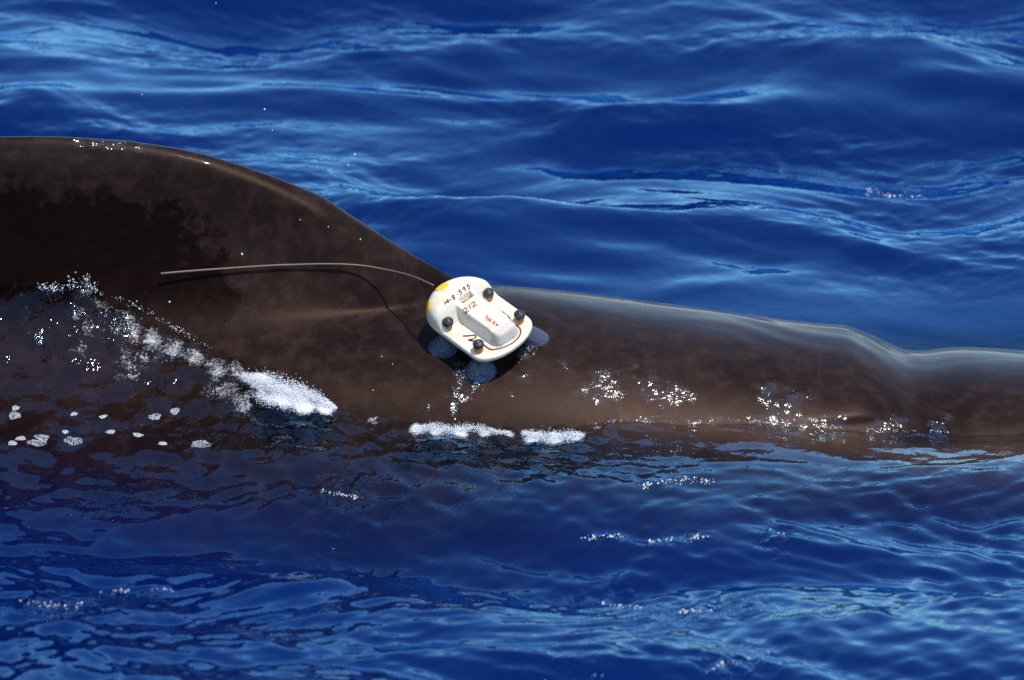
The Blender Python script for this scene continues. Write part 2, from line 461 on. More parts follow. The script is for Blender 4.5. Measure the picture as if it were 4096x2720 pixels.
def wsum(X, Y, seed, n, l0, l1, slope, th0, spread, res=None, sharp=0.0):
    r = np.random.default_rng(seed); o = np.zeros_like(X); s = slope * math.sqrt(2 / n)
    for _ in range(n):
        lam = math.exp(r.uniform(math.log(l0), math.log(l1))); th = th0 + r.normal() * spread
        k = 2 * math.pi / lam
        ph = (k * (X * math.cos(th) + Y * math.sin(th)) + r.uniform(0, 7)).astype(np.float32)
        w = np.sin(ph)
        if sharp: w = w + sharp * np.cos(2 * ph)
        a = s / k
        if res is not None: w = w * np.clip((lam / res - 3) / 4, 0, 1)
        o += a * w
    return o
dxw = wsum(GX, GY, 21, 10, 0.5, 1.6, 0.9, 0.3, 1.5) * 0.35
dyw = wsum(GX, GY, 22, 10, 0.5, 1.6, 0.9, 1.8, 1.5) * 0.35
TH = math.radians(90 - 14)
patch = wsum(GX * 0.55, GY, 23, 12, 0.35, 1.3, 1.0, TH, 0.8); patch = patch / patch[60:-60, 60:-60].std()
patch = np.clip(0.60 + 0.5 * patch, 0.15, 1.6) 
XW, YW = GX + dxw, GY + dyw
W = wsum(XW, YW, 31, 34, 0.45, 2.2, 0.135, TH, 0.42, res, -0.18)
W += wsum(XW, YW, 32, 44, 0.13, 0.45, 0.105, TH + 0.1, 0.60, res, -0.15) * (1 - 0.3 * smooth(0.4, 1.4, GY))
W += wsum(GX, GY, 34, 6, 4, 14, 0.012, TH, 0.3, res)
zone = (np.abs(GX) < 1.2) & (GY > -0.9) & (GY < -0.25)
W -= W[zone].mean()
fine = wsum(XW, YW, 33, 60, 0.035, 0.13, 0.11, TH - 0.05, 0.85, res)
hzx = np.interp(gx, wx, wz).astype(np.float32)[:, None]
hyx = np.interp(gx, wx, wy).astype(np.float32)[:, None]
dy = GY - hyx
fr_len = 0.11 + 0.30 * np.abs(hzx)
calm = np.where(dy < 0, np.exp(-(dy / (0.28 + 0.22 * smooth(-0.4, 0.1, GX))) ** 2), np.exp(-(np.clip(dy - 0.75, 0, None) / 0.3) ** 2))
calm *= (smooth(-2.0, -1.5, GX) * (1 - smooth(1.45, 1.8, GX)))
mound = np.where(dy < 0, 0.72 * np.exp(-(dy / fr_len) ** 2) + 0.28 * np.exp(-(dy / 0.6) ** 2), np.exp(-(np.clip(dy, 0, None) / 0.5) ** 2))
mound *= smooth(-2.6, -2.0, GX) * (1 - smooth(1.7, 2.2, GX))
# torn-up water where the body breaks the surface
stir = np.exp(-((dy + 0.08) / 0.20) ** 2) * (0.8 * smooth(-1.6, -1.2, GX) * (1 - smooth(-0.1, 0.45, GX)) + 0.10 * smooth(-0.1, 0.4, GX) * (1 - smooth(1.2, 1.5, GX)))
chop = wsum(GX + 0.3 * dxw, GY, 41, 46, 0.024, 0.11, 0.36, TH, 1.3, res)
swell = 0.125 * np.exp(-((GY + 2.3) / 0.85) ** 2) + 0.10 * np.exp(-((GY - 4.6) / 1.6) ** 2)
H = swell + W * (1 - 0.90 * calm) + fine * np.maximum(patch, 0.8 * (1 - smooth(-0.7, -0.45, GY))) * (1 - 0.82 * calm) * (1.3 - 0.3 * smooth(-0.7, -0.4, GY)) * (1 - 0.45 * smooth(0.5, 1.5, GY)) + hzx * mound + chop * (stir + 0.3 * np.exp(-((dy + 0.02) / 0.05) ** 2) * (np.abs(GX) < 1.5))
chop_at = np.clip((0.12 + 0.20 * patch) * (1 - 0.5 * calm) + 1.5 * stir, 0, 2.0)
# how clear the water looks: the submerged body shows where only a thin layer covers it
cx = np.linspace(-2.2, 2.0, 106); cy = np.linspace(-1.9, 1.6, 88)
cl = np.zeros((len(cx), len(cy)))
for i, a in enumerate(cx):
    for j, c in enumerate(cy):
        zz = float(np.interp(a, wx, wz)) * (0.5 if c < -0.4 else 1) * 0.8
        p, n, idx, d = WB.find_nearest(Vector((a, c, zz)))
        inside = (p - Vector((a, c, zz))).dot(n) > 0
        cl[i, j] = 1.0 if inside else math.exp(-(d / 0.60) ** 3.0)
def bilin(A, ax, ay, x, y):
    i = np.clip(np.searchsorted(ax, x) - 1, 0, len(ax) - 2); j = np.clip(np.searchsorted(ay, y) - 1, 0, len(ay) - 2)
    u = np.clip((x - ax[i]) / (ax[i + 1] - ax[i]), 0, 1); v = np.clip((y - ay[j]) / (ay[j + 1] - ay[j]), 0, 1)
    return (A[i, j] * (1 - u) + A[i + 1, j] * u) * (1 - v) + (A[i, j + 1] * (1 - u) + A[i + 1, j + 1] * u) * v
CL = bilin(cl, cx, cy, GX, GY)
CL *= 1 - smooth(0.12, 0.45, GY)
CL[(GX < cx[0]) | (GX > cx[-1]) | (GY < cy[0]) | (GY > cy[-1])] = 0
def water_z(x, y):
    return bilin(H, gx, gy, np.asarray(x, float), np.asarray(y, float))

def first_hit(px, py):
    """first surface on the view line: (point, normal, 'whale' or 'sea')"""
    d = ray(px, py)
    ts = np.linspace(8.5, 16.5, 1601)
    P = CAM + ts[:, None] * d
    g = P[:, 2] - water_z(P[:, 0], P[:, 1])
    k = int(np.argmax(g < 0))
    tw = 1e9
    if g[k] < 0 and k > 0:
        tw = ts[k - 1] + (ts[k] - ts[k - 1]) * g[k - 1] / (g[k - 1] - g[k])
    h = WB.ray_cast(Vector(CAM), Vector(d))
    if h[0] is not None and h[3] < tw:
        n = h[1]
        if n.dot(Vector(d)) > 0: n = -n
        return np.array(h[0]), np.array(n), 'whale'
    p = CAM + tw * d
    e = 0.006
    n = np.array([(water_z(p[0] - e, p[1]) - water_z(p[0] + e, p[1])) / (2 * e), (water_z(p[0], p[1] - e) - water_z(p[0], p[1] + e)) / (2 * e), 1.0])
    return p, n / np.linalg.norm(n), 'sea'

FOAM_LINE = [(200, 665, 26, 0.4), (235, 705, 30, 0.46), (270, 735, 30, 0.5), (310, 760, 32, 0.54), (350, 782, 34, 0.55), (400, 805, 34, 0.56), (450, 825, 34, 0.56),
             (500, 845, 34, 0.54), (550, 858, 30, 0.54), (600, 875, 30, 0.95), (650, 905, 36, 1.15), (700, 925, 34, 1.15), (750, 940, 22, 1.0), (520, 900, 40, 0.5), (560, 930, 40, 0.5),
             (960, 990, 22, 0.8), (1010, 994, 22, 0.9), (1060, 996, 22, 0.9), (1120, 998, 20, 0.8), (1175, 1002, 18, 0.7), (1230, 1010, 22, 0.95), (1280, 1014, 22, 0.95), (1330, 1010, 20, 0.85),
             (860, 970, 18, 0.55), (1380, 985, 18, 0.5), (300, 830, 60, 0.42), (200, 760, 60, 0.40)]
sea_me = mesh_np('sea', np.stack([GX, GY, H], -1).reshape(-1, 3), grid_faces(len(gx), len(gy)))
PAW = np.zeros_like(GX)
# cat's-paws: small patches of steep capillary ripples that catch the sun
for fx0, fy0, lx, ly, st in [(2055, 448, 0.05, 0.09, 4.0), (130, 1392, 0.09, 0.06, 1.8), (300, 1378, 0.05, 0.04, 1.6), (1400, 1240, 0.05, 0.02, 1.5), (1540, 1250, 0.06, 0.02, 1.5), (1600, 1236, 0.04, 0.02, 1.5),
        (1790, 1235, 0.04, 0.05, 1.9), (1330, 1388, 0.05, 0.035, 1.7), (1420, 1362, 0.04, 0.03, 1.6), (1560, 1412, 0.08, 0.05, 1.7), (1690, 1402, 0.08, 0.05, 1.7), (1700, 1525, 0.08, 0.06, 1.7),
        (785, 1140, 0.06, 0.06, 2.0), (760, 1282, 0.04, 0.05, 1.7), (250, 1160, 0.06, 0.06, 1.5), (120, 1300, 0.06, 0.05, 1.5), (1300, 1560, 0.10, 0.04, 1.5),
        (1450, 970, 0.08, 0.03, 1.0), (1760, 974, 0.07, 0.03, 1.3), (1830, 980, 0.07, 0.035, 1.4), (1900, 986, 0.06, 0.03, 1.2), (2050, 991, 0.07, 0.03, 1.2), (2165, 994, 0.04, 0.03, 1.2)]:
    pt = first_hit(fx0 * S, fy0 * S)[0]
    PAW = np.maximum(PAW, st * np.exp(-((GX - pt[0]) / lx) ** 2 - ((GY - pt[1]) / (ly * 1.6)) ** 2))
H = H + 0.7 * chop * PAW
chop_at = np.maximum(chop_at, 1.3 * PAW)
FO = np.zeros_like(GX)
for fx0, fy0, wd, st in FOAM_LINE:
    pt = first_hit(fx0 * S, fy0 * S)[0]
    w_ = wd * S * KPX * DIST
    FO = np.maximum(FO, st * np.exp(-((GX - pt[0]) / w_) ** 2 - ((GY - pt[1]) / (w_ * 1.6)) ** 2))
for nm, A in (('clarity', CL), ('chop', chop_at), ('foam', FO)):
    at = sea_me.attributes.new(nm, 'FLOAT', 'POINT')
    at.data.foreach_set('value', np.ascontiguousarray(A.ravel(), np.float32))
sea = link('sea', sea_me, M_WATER); sea['kind'] = 'structure'
bed = mesh_np('deep_water', np.array([(-3500, -3500, -6), (3500, -3500, -6), (3500, 3500, -6), (-3500, 3500, -6)], float), np.array([[0, 1, 2, 3]]), False)
bed = link('deep_water', bed, M_DEEP); bed['kind'] = 'structure'

# ---------------------------------------------------------------- the suction-cup tag
E_X = np.array([1.0, 0, 0])
NEL = math.radians(60.6)
E_U = np.array([0.0, math.sin(NEL), math.cos(NEL)])
NRM = np.array([0.0, -math.cos(NEL), math.sin(NEL)])
E1 = (E_X - E_U) / math.sqrt(2); E2 = (E_X + E_U) / math.sqrt(2)
d0 = ray(1935.7, 1301.0)
t = 11.0
while t < 12.6:
    p = CAM + t * d0
    q, n, idx, dd = WB.find_nearest(Vector(p))
    if dd < 0.052: break
    t += 0.002
TAG_O = CAM + t * d0
print('tag at', TAG_O, 'skin normal', n, 'distance', dd)
tagroot = bpy.data.objects.new('tracking_tag', None); COL.objects.link(tagroot)
tag(tagroot, 'white tracking tag with suction cups and long antenna stuck on the dark whale', 'tag')
tagroot.empty_display_size = 0.05
def tw(a, b, h):
    a, b, h = np.broadcast_arrays(np.asarray(a, float), np.asarray(b, float), np.asarray(h, float))
    return TAG_O + a[..., None] * E1 + b[..., None] * E2 + h[..., None] * NRM
base_p = np.array(WB.find_nearest(Vector(TAG_O))[0])
tagroot.location = base_p
def part(name, verts, faces, mat, smooth_shade=True, parent=None):
    me = mesh_np(name, np.asarray(verts) - base_p, faces, smooth_shade)
    return link(name, me, mat, parent or tagroot)

NA, NRG = 240, 84
th = np.linspace(0, 2 * math.pi, NA, endpoint=False)
c_, s_ = np.cos(th), np.sin(th)
def outline(c_, s_):
    # front is +a; broad rounded end, nearly straight sides, round stern
    hb = 0.0775
    a = np.where(c_ > 0, 0.047 + 0.043 * np.sign(c_) * np.abs(c_) ** 0.85, -0.058 + 0.072 * np.sign(c_) * np.abs(c_) ** 0.95)
    # straight sides: spread the angles near +-90 degrees along the edge
    sside = smooth(-0.35, 0.35, c_)
    a = np.where(np.abs(c_) < 0.35, -0.058 - 0.072 * 0.37 + (0.047 + 0.043 * 0.41 + 0.058 + 0.072 * 0.37) * (c_ + 0.35) / 0.7, a)
    bfront = hb * np.clip(1 - np.clip((a - 0.047) / 0.043, 0, 1) ** 2.3, 0, 1) ** 0.5
    brear = hb * np.clip(1 - np.clip((-0.058 - a) / 0.072, 0, 1) ** 2.1, 0, 1) ** 0.5
    b = np.minimum(bfront, brear) * np.sign(s_)
    return a, b
oa, ob = outline(c_, s_)
# resample the outline evenly
def resample(P, n):
    Q = np.vstack([P, P[:1]]); L = np.concatenate([[0], np.cumsum(np.linalg.norm(np.diff(Q, axis=0), axis=1))])
    u = np.linspace(0, L[-1], n, endpoint=False)
    return np.stack([np.interp(u, L, Q[:, k]) for k in range(Q.shape[1])], 1)
thd = np.linspace(0, 2 * math.pi, 4000, endpoint=False)
OUT = resample(np.stack(outline(np.cos(thd), np.sin(thd)), 1), NA)
OC = np.array([-0.012, 0.0])
def shell_h(a, b, r):
    rim = np.sqrt(np.clip(1 - np.clip((r - 0.955) / 0.045, 0, 1) ** 2, 0, 1))
    plate = 0.005 * rim
    edge = np.clip(1 - r ** 7, 0, 1) ** 0.5
    dome = 0.037 * edge * (1 - smooth(-0.068, -0.034, a))
    # central housing
    qa = np.clip((a - 0.048) / 0.027, 0, None); qb = np.abs(b - 0.003) / 0.0345
    rr = (qa ** 2.6 + qb ** 5.0) ** (1 / 3.0)
    rid = 0.030 * (1 - smooth(0.56, 1.05, rr)) * (1 - 0.35 * smooth(0.035, 0.078, a)) * smooth(-0.12, -0.07, a)
    k = 0.005
    up = np.maximum(dome, rid) + np.maximum(k - np.abs(dome - rid), 0) ** 2 / (4 * k) * (np.minimum(dome, rid) > 0.002)
    slot = (1 - smooth(0.6, 1.0, np.abs(a + 0.0563) / 0.0068)) * (1 - smooth(0.75, 1.0, np.abs(b - 0.006) / 0.0175))
    return plate + up - 0.010 * slot
rr_ = np.concatenate([np.linspace(0.0, 0.93, NRG - 16), np.linspace(0.94, 1.0, 16)])
rr_[0] = 0.004
A = OC[0] + rr_[:, None] * (OUT[None, :, 0] - OC[0]); B = OC[1] + rr_[:, None] * (OUT[None, :, 1] - OC[1])
Rg = np.repeat(rr_[:, None], NA, 1)
Hh = shell_h(A, B, Rg)
topv = tw(A, B, Hh)
und = []
for rf, hh in ((1.0, -0.003), (0.985, -0.0065), (0.95, -0.008), (0.6, -0.008), (0.01, -0.008)):
    und.append(tw(OC[0] + rf * (OUT[:, 0] - OC[0]), OC[1] + rf * (OUT[:, 1] - OC[1]), hh))
SV = np.concatenate([topv, np.array(und)], 0)
SF = grid_faces(SV.shape[0], NA, True)
shell = part('shell', SV.reshape(-1, 3), SF, M_SHELL)
SB = BVHTree.FromPolygons([tuple(v) for v in SV.reshape(-1, 3)], SF.tolist())

def z2px(zx, zy):           # close-up coordinates of the tag to photograph pixels
    return 1620 + np.asarray(zx, float) / 3.136, 1050 + np.asarray(zy, float) / 3.136
def on_shell(zx, zy, lift=0.0):
    px, py = z2px(zx, zy)
    h = SB.ray_cast(Vector(CAM), Vector(ray(px, py)))
    if h[0] is None: return None, None
    n = h[1]
    if n.dot(Vector(CAM) - h[0]) < 0: n = -n
    return np.array(h[0] + n * lift), np.array(n)

def tube(P, r, sides=8, caps=True):
    P = np.asarray(P, float); n = len(P)
    r = np.broadcast_to(np.asarray(r, float), (n,))
    Tn = np.gradient(P, axis=0); Tn /= np.linalg.norm(Tn, axis=1, keepdims=True)
    ref = np.array([0, 0, 1.0])
    V = []
    u = None
    for i in range(n):
        if u is None:
            u = np.cross(Tn[i], ref)
            if np.linalg.norm(u) < 1e-3: u = np.cross(Tn[i], [1.0, 0, 0])
        u = u - Tn[i] * (u @ Tn[i]); u /= np.linalg.norm(u)
        v = np.cross(Tn[i], u)
        a = np.linspace(0, 2 * math.pi, sides, endpoint=False)
        V.append(P[i] + r[i] * (np.cos(a)[:, None] * u + np.sin(a)[:, None] * v))
    V = np.array(V)
    if caps:
        V = np.concatenate([np.repeat(P[:1, None], sides, 1), V, np.repeat(P[-1:, None], sides, 1)], 0)
    F = grid_faces(len(V), sides, True)
    return V.reshape(-1, 3), F
def spline(P, n):
    """Catmull-Rom through the points"""
    P = np.asarray(P, float)
    Q = np.vstack([2 * P[0] - P[1], P, 2 * P[-1] - P[-2]])
    out = []
    for u in np.linspace(0, len(P) - 1 - 1e-6, n):
        i = int(u); f = u - i
        p0, p1, p2, p3 = Q[i:i + 4]
        out.append(0.5 * (2 * p1 + (p2 - p0) * f + (2 * p0 - 5 * p1 + 4 * p2 - p3) * f * f + (3 * p1 - p0 - 3 * p2 + p3) * f ** 3))
    return np.array(out)
def join(parts):
    V, F, o = [], [], 0
    for v, f in parts:
        V.append(v); F.append(f + o); o += len(v)
    return np.concatenate(V), np.concatenate(F)

# clear end of the housing: a resin cap lying 1.5 mm over the front of the ridge
ma = (A > 0.047) & (Hh > 0.0085) & (np.abs(B - 0.003) < 0.036)
idx = np.arange(A.size).reshape(A.shape)
g = grid_faces(A.shape[0], NA, True)
keep = ma.ravel()[g].all(1)
gv = topv.reshape(-1, 3) + 0.0016 * NRM + 0.0006 * E1
used = np.unique(g[keep]); remap = -np.ones(A.size, int); remap[used] = np.arange(len(used))
part('clear_end', gv[used], remap[g[keep]], M_TIP)

# yellow reflectors
def disc_on_shell(name, zx, zy, rad, mat, nr=7, ns=30, asp=1.0):
    p, n = on_shell(zx, zy)
    if p is None: print('MISS', name); return
    u = np.cross(n, [0, 0, 1.0]); u /= np.linalg.norm(u); v = np.cross(n, u)
    V = []
    for i in range(nr):
        for k in range(ns):
            a = 2 * math.pi * k / ns; r = rad * (i + 0.02) / (nr - 1)
            q = p + r * math.cos(a) * u + r * math.sin(a) * asp * v
            h = SB.ray_cast(Vector(q + 0.02 * n), Vector(-n))
            hp = np.array(h[0]) if h[0] is not None and h[3] < 0.035 else q
            V.append(hp + 0.0008 * n)
    rim = [np.array(x) - 0.0009 * n for x in V[-ns:]]
    V = np.array(V + rim)
    return part(name, V, grid_faces(nr + 1, ns, True), mat)
disc_on_shell('reflector', 455, 300, 0.0146, M_YELLOW)
disc_on_shell('reflector', 284, 552, 0.0118, M_YELLOW)
# slot lining
sl = []
for k in range(28):
    a = 2 * math.pi * k / 28
    sl.append((math.cos(a) * 0.0052, math.sin(a) * 0.0052 + math.copysign(0.0105, math.sin(a))))
sl = np.array(sl)
sv = np.concatenate([tw(-0.0563 + sl[:, 0] * s, 0.006 + sl[:, 1] * s, shell_h(np.array(-0.0563), np.array(0.006), np.array(0.45)) + 0.0012 + hh)[None] for s, hh in ((0.02, 0), (0.7, 0.0), (1.0, 0.002))])
part('slot', sv.reshape(-1, 3), grid_faces(3, 28, True), M_SLOT)

# handwriting: strokes traced on the resin
def strokes(name, polys, mat, r):
    ps = []
    for pl in polys:
        P = []
        pts = spline(pl, max(6, len(pl) * 5)) if len(pl) > 2 else np.linspace(pl[0], pl[-1], 6)
        for a, c in pts:
            p, n = on_shell(a, c, 0.0007)
            if p is not None: P.append(p)
        if len(P) > 2: ps.append(tube(P, r, 5))
    v, f = join(ps)
    return part(name, v, f, mat)
GL = {  # glyphs on a 0..1 box, y up
 '1': [[(0.5, 1), (0.5, 0)]], '4': [[(0.62, 1), (0.08, 0.38), (0.95, 0.38)], [(0.68, 0.72), (0.62, -0.02)]],
 '8': [[(0.75, 0.86), (0.45, 1), (0.22, 0.78), (0.5, 0.53), (0.8, 0.25), (0.5, 0), (0.2, 0.25), (0.52, 0.53), (0.78, 0.80), (0.72, 0.9)]],
 '5': [[(0.85, 1), (0.32, 0.98)], [(0.32, 0.98), (0.24, 0.58)], [(0.24, 0.58), (0.55, 0.64), (0.82, 0.36), (0.6, 0.03), (0.18, 0.08)]],
 '9': [[(0.78, 0.72), (0.5, 0.48), (0.22, 0.72), (0.48, 1), (0.78, 0.8), (0.74, 0.4), (0.62, 0.0)]],
 '2': [[(0.12, 0.74), (0.42, 1), (0.78, 0.78), (0.55, 0.4), (0.1, 0.02)], [(0.1, 0.02), (0.48, 0.08), (0.98, 0.0)]],
 '.': [[(0.42, 0.42), (0.5, 0.52), (0.58, 0.45)]], '-': [[(0.1, 0.42), (0.9, 0.45)]]}
def write(name, spec, mat, r):
    """spec: glyph, origin (lower left), x axis and y axis in close-up coordinates"""
    polys = []
    for ch, ox, oy, ux, uy, vx, vy in spec:
        for pl in GL[ch]:
            polys.append([(ox + ux * a + vx * c, oy + uy * a + vy * c) for a, c in pl])
    return strokes(name, polys, mat, r)
ux, uy = 33, -22
write('lettering', [('1', 500, 538, 25, -16, -14, -38), ('4', 526, 523, 38, -24, -18, -46), ('-', 560, 494, 30, -20, -14, -40), ('8', 598, 476, 42, -28, -20, -48),
                    ('.', 655, 430, 26, -16, -12, -34), ('5', 682, 412, 40, -26, -20, -50), ('9', 735, 376, 40, -26, -22, -52), ('5', 786, 342, 38, -26, -20, -48)], M_INK, 0.0010)
write('lettering', [('2', 748, 648, 56, -40, -26, -56), ('1', 800, 594, 50, -34, -22, -46), ('2', 846, 572, 62, -42, -26, -52)], M_INK, 0.0008)
write('lettering', [('1', 1188, 782, -22, -12, -12, 26), ('4', 1170, 770, -28, -14, -16, 34), ('8', 1140, 744, -30, -16, -16, 38), ('5', 1096, 716, -28, -15, -16, 34),
                    ('9', 1070, 698, -26, -15, -16, 36), ('5', 1048, 674, -28, -14, -14, 32)], M_REDINK, 0.0009)

# tubes (bent wires)
def wire(zp, n, r):
    P = []
    for a, c in spline(zp, n):
        p, nn = on_shell(a, c, r * 0.6)
        if p is not None: P.append(p)
    P = np.array(P)
    for _ in range(3): P[1:-1] = 0.25 * P[:-2] + 0.5 * P[1:-1] + 0.25 * P[2:]
    v, f = tube(P, r, 8)
    return part('wire', v, f, M_WIRE)
wire([(1215, 618), (1285, 672), (1345, 745), (1405, 795), (1448, 842), (1448, 895), (1415, 955), (1330, 1022), (1220, 1072), (1100, 1095), (1040, 1075), (985, 1030)], 90, 0.0014)
wire([(728, 924), (800, 922), (875, 914), (890, 938), (850, 962), (798, 972), (830, 984), (885, 986)], 60, 0.0014)

def lathe(c, axis, prof, n=28):
    axis = np.asarray(axis, float) / np.linalg.norm(axis)
    u = np.cross(axis, [0.3, 0.9, 0.1]); u /= np.linalg.norm(u); v = np.cross(axis, u)
    a = np.linspace(0, 2 * math.pi, n, endpoint=False)
    V = np.array([[c + axis * h + r * (math.cos(t) * u + math.sin(t) * v) for t in a] for r, h in prof])
    return V.reshape(-1, 3), grid_faces(len(prof), n, True)
pins = [(-0.0437, 0.0576), (0.0434, 0.0584), (-0.0441, -0.0578), (0.0446, -0.0585)]
for k, (a, b_) in enumerate(pins):
    c = tw(a, b_, 0.0035)
    tilt = NRM + 0.10 * E1 * random.uniform(-1, 1) + 0.10 * E2 * random.uniform(-1, 1)
    v, f = lathe(c, tilt, [(0.0001, 0), (0.0092, 0), (0.0095, 0.004), (0.0088, 0.0125), (0.0001, 0.0125)])
    pin = part('plug', v, f, M_ORANGE)
    v, f = lathe(c + NRM * 0.0, tilt, [(0.0085, 0.0115), (0.0108, 0.0118), (0.0113, 0.0130), (0.0113, 0.0200), (0.0105, 0.0212), (0.0060, 0.0228), (0.0018, 0.0262), (0.0001, 0.0266)])
    o = part('plug_cap', v, f, M_BLACK, True, pin)
    o.parent = pin
# suction cups
cups = [(-0.050, 0.070), (0.0566, 0.0868), (-0.049, -0.0666), (0.0516, -0.0587)]
for (a, b_), (pa, pb) in zip(cups, pins):
    topc = tw(pa, pb, -0.008)
    foot0 = tw(a, b_, 0.0)
    h = WB.ray_cast(Vector(foot0), Vector(-NRM))
    foot = np.array(h[0]) if h[0] is not None else foot0 - 0.05 * NRM
    fn = np.array(h[1]) if h[0] is not None else NRM
    if fn @ NRM < 0: fn = -fn
    rings = []
    n = 36
    ang = np.linspace(0, 2 * math.pi, n, endpoint=False)
    for s, r in ((0.0, 0.0085), (0.25, 0.0095), (0.45, 0.015), (0.6, 0.0215), (0.75, 0.026), (0.88, 0.029), (0.96, 0.0305), (1.0, 0.0315)):
        ctr = topc + (foot + fn * 0.0012 - topc) * s
        ax = NRM * (1 - s) + fn * s; ax /= np.linalg.norm(ax)
        u = np.cross(ax, E2); u /= np.linalg.norm(u); v = np.cross(ax, u)
        R = ctr + r * (np.cos(ang)[:, None] * u + np.sin(ang)[:, None] * v)
        if s > 0.7:
            for q in range(n):
                hh = WB.ray_cast(Vector(R[q] + 0.05 * fn), Vector(-fn))
                if hh[0] is not None:
                    lvl = np.array(hh[0]) + fn * (0.001 + 0.055 * (1 - s))
                    R[q] = lvl * smooth(0.7, 1.0, s) + R[q] * (1 - smooth(0.7, 1.0, s))
        rings.append(R)
    inner = [R - 0.0012 * fn + (R.mean(0) - R) * 0.05 for R in rings[::-1]][1:]
    V = np.array(rings + inner)
    part('suction_cup', V.reshape(-1, 3), grid_faces(len(V), n, True), M_CUP)

# antenna: whip bent back over the flank towards the fin
ant_px = [(1733, 1141), (1700, 1126), (1668, 1112), (1617, 1095), (1551, 1080), (1470, 1065), (1393, 1058), (1297, 1056), (1170, 1059), (1068, 1063), (916, 1073), (763, 1084), (646, 1094)]
ap = []
p0, n0 = on_shell((1733 - 1620) * 3.136 + 10, (1141 - 1050) * 3.136 + 10)
y_start = p0[1] if p0 is not None else TAG_O[1]
for i, (a, c) in enumerate(ant_px):
    h = hit_whale(a, c)
    f = i / (len(ant_px) - 1)
    gap = np.interp(a, [646, 760, 1000, 1170, 1300, 1500, 1733], [0.018, 0.013, 0.007, 0.006, 0.008, 0.020, 0.046])
    if h[0] is None or a > 1600:
        Yw = y_start * smooth(1560, 1733, a) + (1 - smooth(1560, 1733, a)) * ((h[0].y if h[0] else -0.1) - gap)
    else:
        Yw = h[0].y - gap
    ap.append(Yw)
ap = np.array(ap)
for _ in range(3): ap[1:-1] = 0.25 * ap[:-2] + 0.5 * ap[1:-1] + 0.25 * ap[2:]
dirs = ray(np.array([q[0] for q in ant_px]), np.array([q[1] for q in ant_px]))
ap = CAM + ((ap - CAM[1]) / dirs[:, 1])[:, None] * dirs
AP = spline(ap, 90)
v, f = tube(AP, np.interp(np.linspace(0, 1, 90), [0, 0.08, 0.2, 1], [0.0020, 0.0016, 0.0016, 0.0024]), 8)
ant = part('antenna', v, f, M_ROD)
v, f = lathe(AP[-1], AP[-2] - AP[-1], [(0.0001, -0.002), (0.0022, -0.0012), (0.0026, 0.0006), (0.002, 0.003), (0.0001, 0.0035)], 10)
part('antenna_tip', v, f, M_ROD, True, ant)

# ---------------------------------------------------------------- foam, spray and painted sun glints
def ico(sub):
    bm = bmesh.new(); bmesh.ops.create_icosphere(bm, subdivisions=sub, radius=1.0)
    bm.verts.ensure_lookup_table()
    V = np.array([v.co[:] for v in bm.verts]); F = np.array([[v.index for v in f.verts] for f in bm.faces]); bm.free()
    return V, F
ICO1, ICO2 = ico(1), ico(2)
def balls(pts, rads, base=ICO1, squash=None):
    V0, F0 = base; n = len(pts)
    sc = np.repeat(np.asarray(rads, float)[:, None], 3, 1)
    if squash is not None: sc = sc * squash
    V = np.asarray(pts)[:, None] + V0[None] * sc[:, None]
    F = F0[None] + (np.arange(n) * len(V0))[:, None, None]
    return V.reshape(-1, 3), F.reshape(-1, 3)
def scatter(path, n, width, r0, r1, lift=0.6, jitter=1.0, pile=0.0):
    """bubbles, drops or glint dots strewn along a line given in display pixels, lying on whatever surface is there"""
    path = np.asarray(path, float)
    L = np.concatenate([[0], np.cumsum(np.linalg.norm(np.diff(path, axis=0), axis=1))])
    P, R = [], []
    u = rng.uniform(0, L[-1], n)
    cl_ = rng.uniform(0, L[-1], max(3, n // 30))
    u = np.where(rng.random(n) < 0.5, cl_[rng.integers(0, len(cl_), n)] + rng.normal(0, L[-1] * 0.035, n), u)
    u = np.abs(u); u = L[-1] - np.abs(L[-1] - u)
    w = np.interp(u, L, np.broadcast_to(np.asarray(width, float), (len(path),)))
    X = np.interp(u, L, path[:, 0]) + rng.normal(0, 1, n) * w * jitter * 0.6
    Y = np.interp(u, L, path[:, 1]) + rng.normal(0, 1, n) * w * 0.5
    wmax = float(np.max(width))
    for a, c, wk in zip(X, Y, w):
        p, nn, kind = first_hit(a * S, c * S)
        r = r0 * (r1 / r0) ** (rng.random() ** 1.8)
        P.append(p + nn * r * lift + nn * pile * min(1.0, wk / (0.8 * wmax)) * rng.random() ** 2); R.append(r)
    return np.array(P), np.array(R)
def foam_obj(name, sets, mat, label, cat=None, kind='stuff'):
    P = np.concatenate([s[0] for s in sets]); R = np.concatenate([s[1] for s in sets])
    v, f = balls(P, R)
    o = link(name, mesh_np(name, v, f), mat)
    tag(o, label, cat, None, kind)
    return o
foam_obj('foam', [scatter([(560, 872), (600, 885), (650, 900), (700, 915), (740, 930), (775, 942)], 9000, [5, 15, 19, 16, 10, 2], 0.0004, 0.0014, 0.5, 0.8, 0.020),
                  scatter([(590, 912), (640, 925), (690, 935)], 1400, [14, 16, 12], 0.0004, 0.0013)], M_FOAM,
         'thick bright white foam clump at the foot of the fin beside the dark flank')
foam_obj('foam', [scatter([(955, 990), (1000, 990), (1040, 995), (1090, 990), (1130, 998), (1175, 1000)], 3000, [6, 10, 8, 10, 6, 3], 0.0004, 0.0014, 0.5, 1, 0.011)], M_FOAM,
         'low white foam heap along the waterline below the tag')
foam_obj('foam', [scatter([(1205, 1000), (1235, 1010), (1270, 1012), (1310, 1008), (1345, 1005)], 3000, [5, 11, 13, 10, 4], 0.0004, 0.0014, 0.5, 1, 0.011)], M_FOAM,
         'white foam heap on dark water just right of the one below the tag')
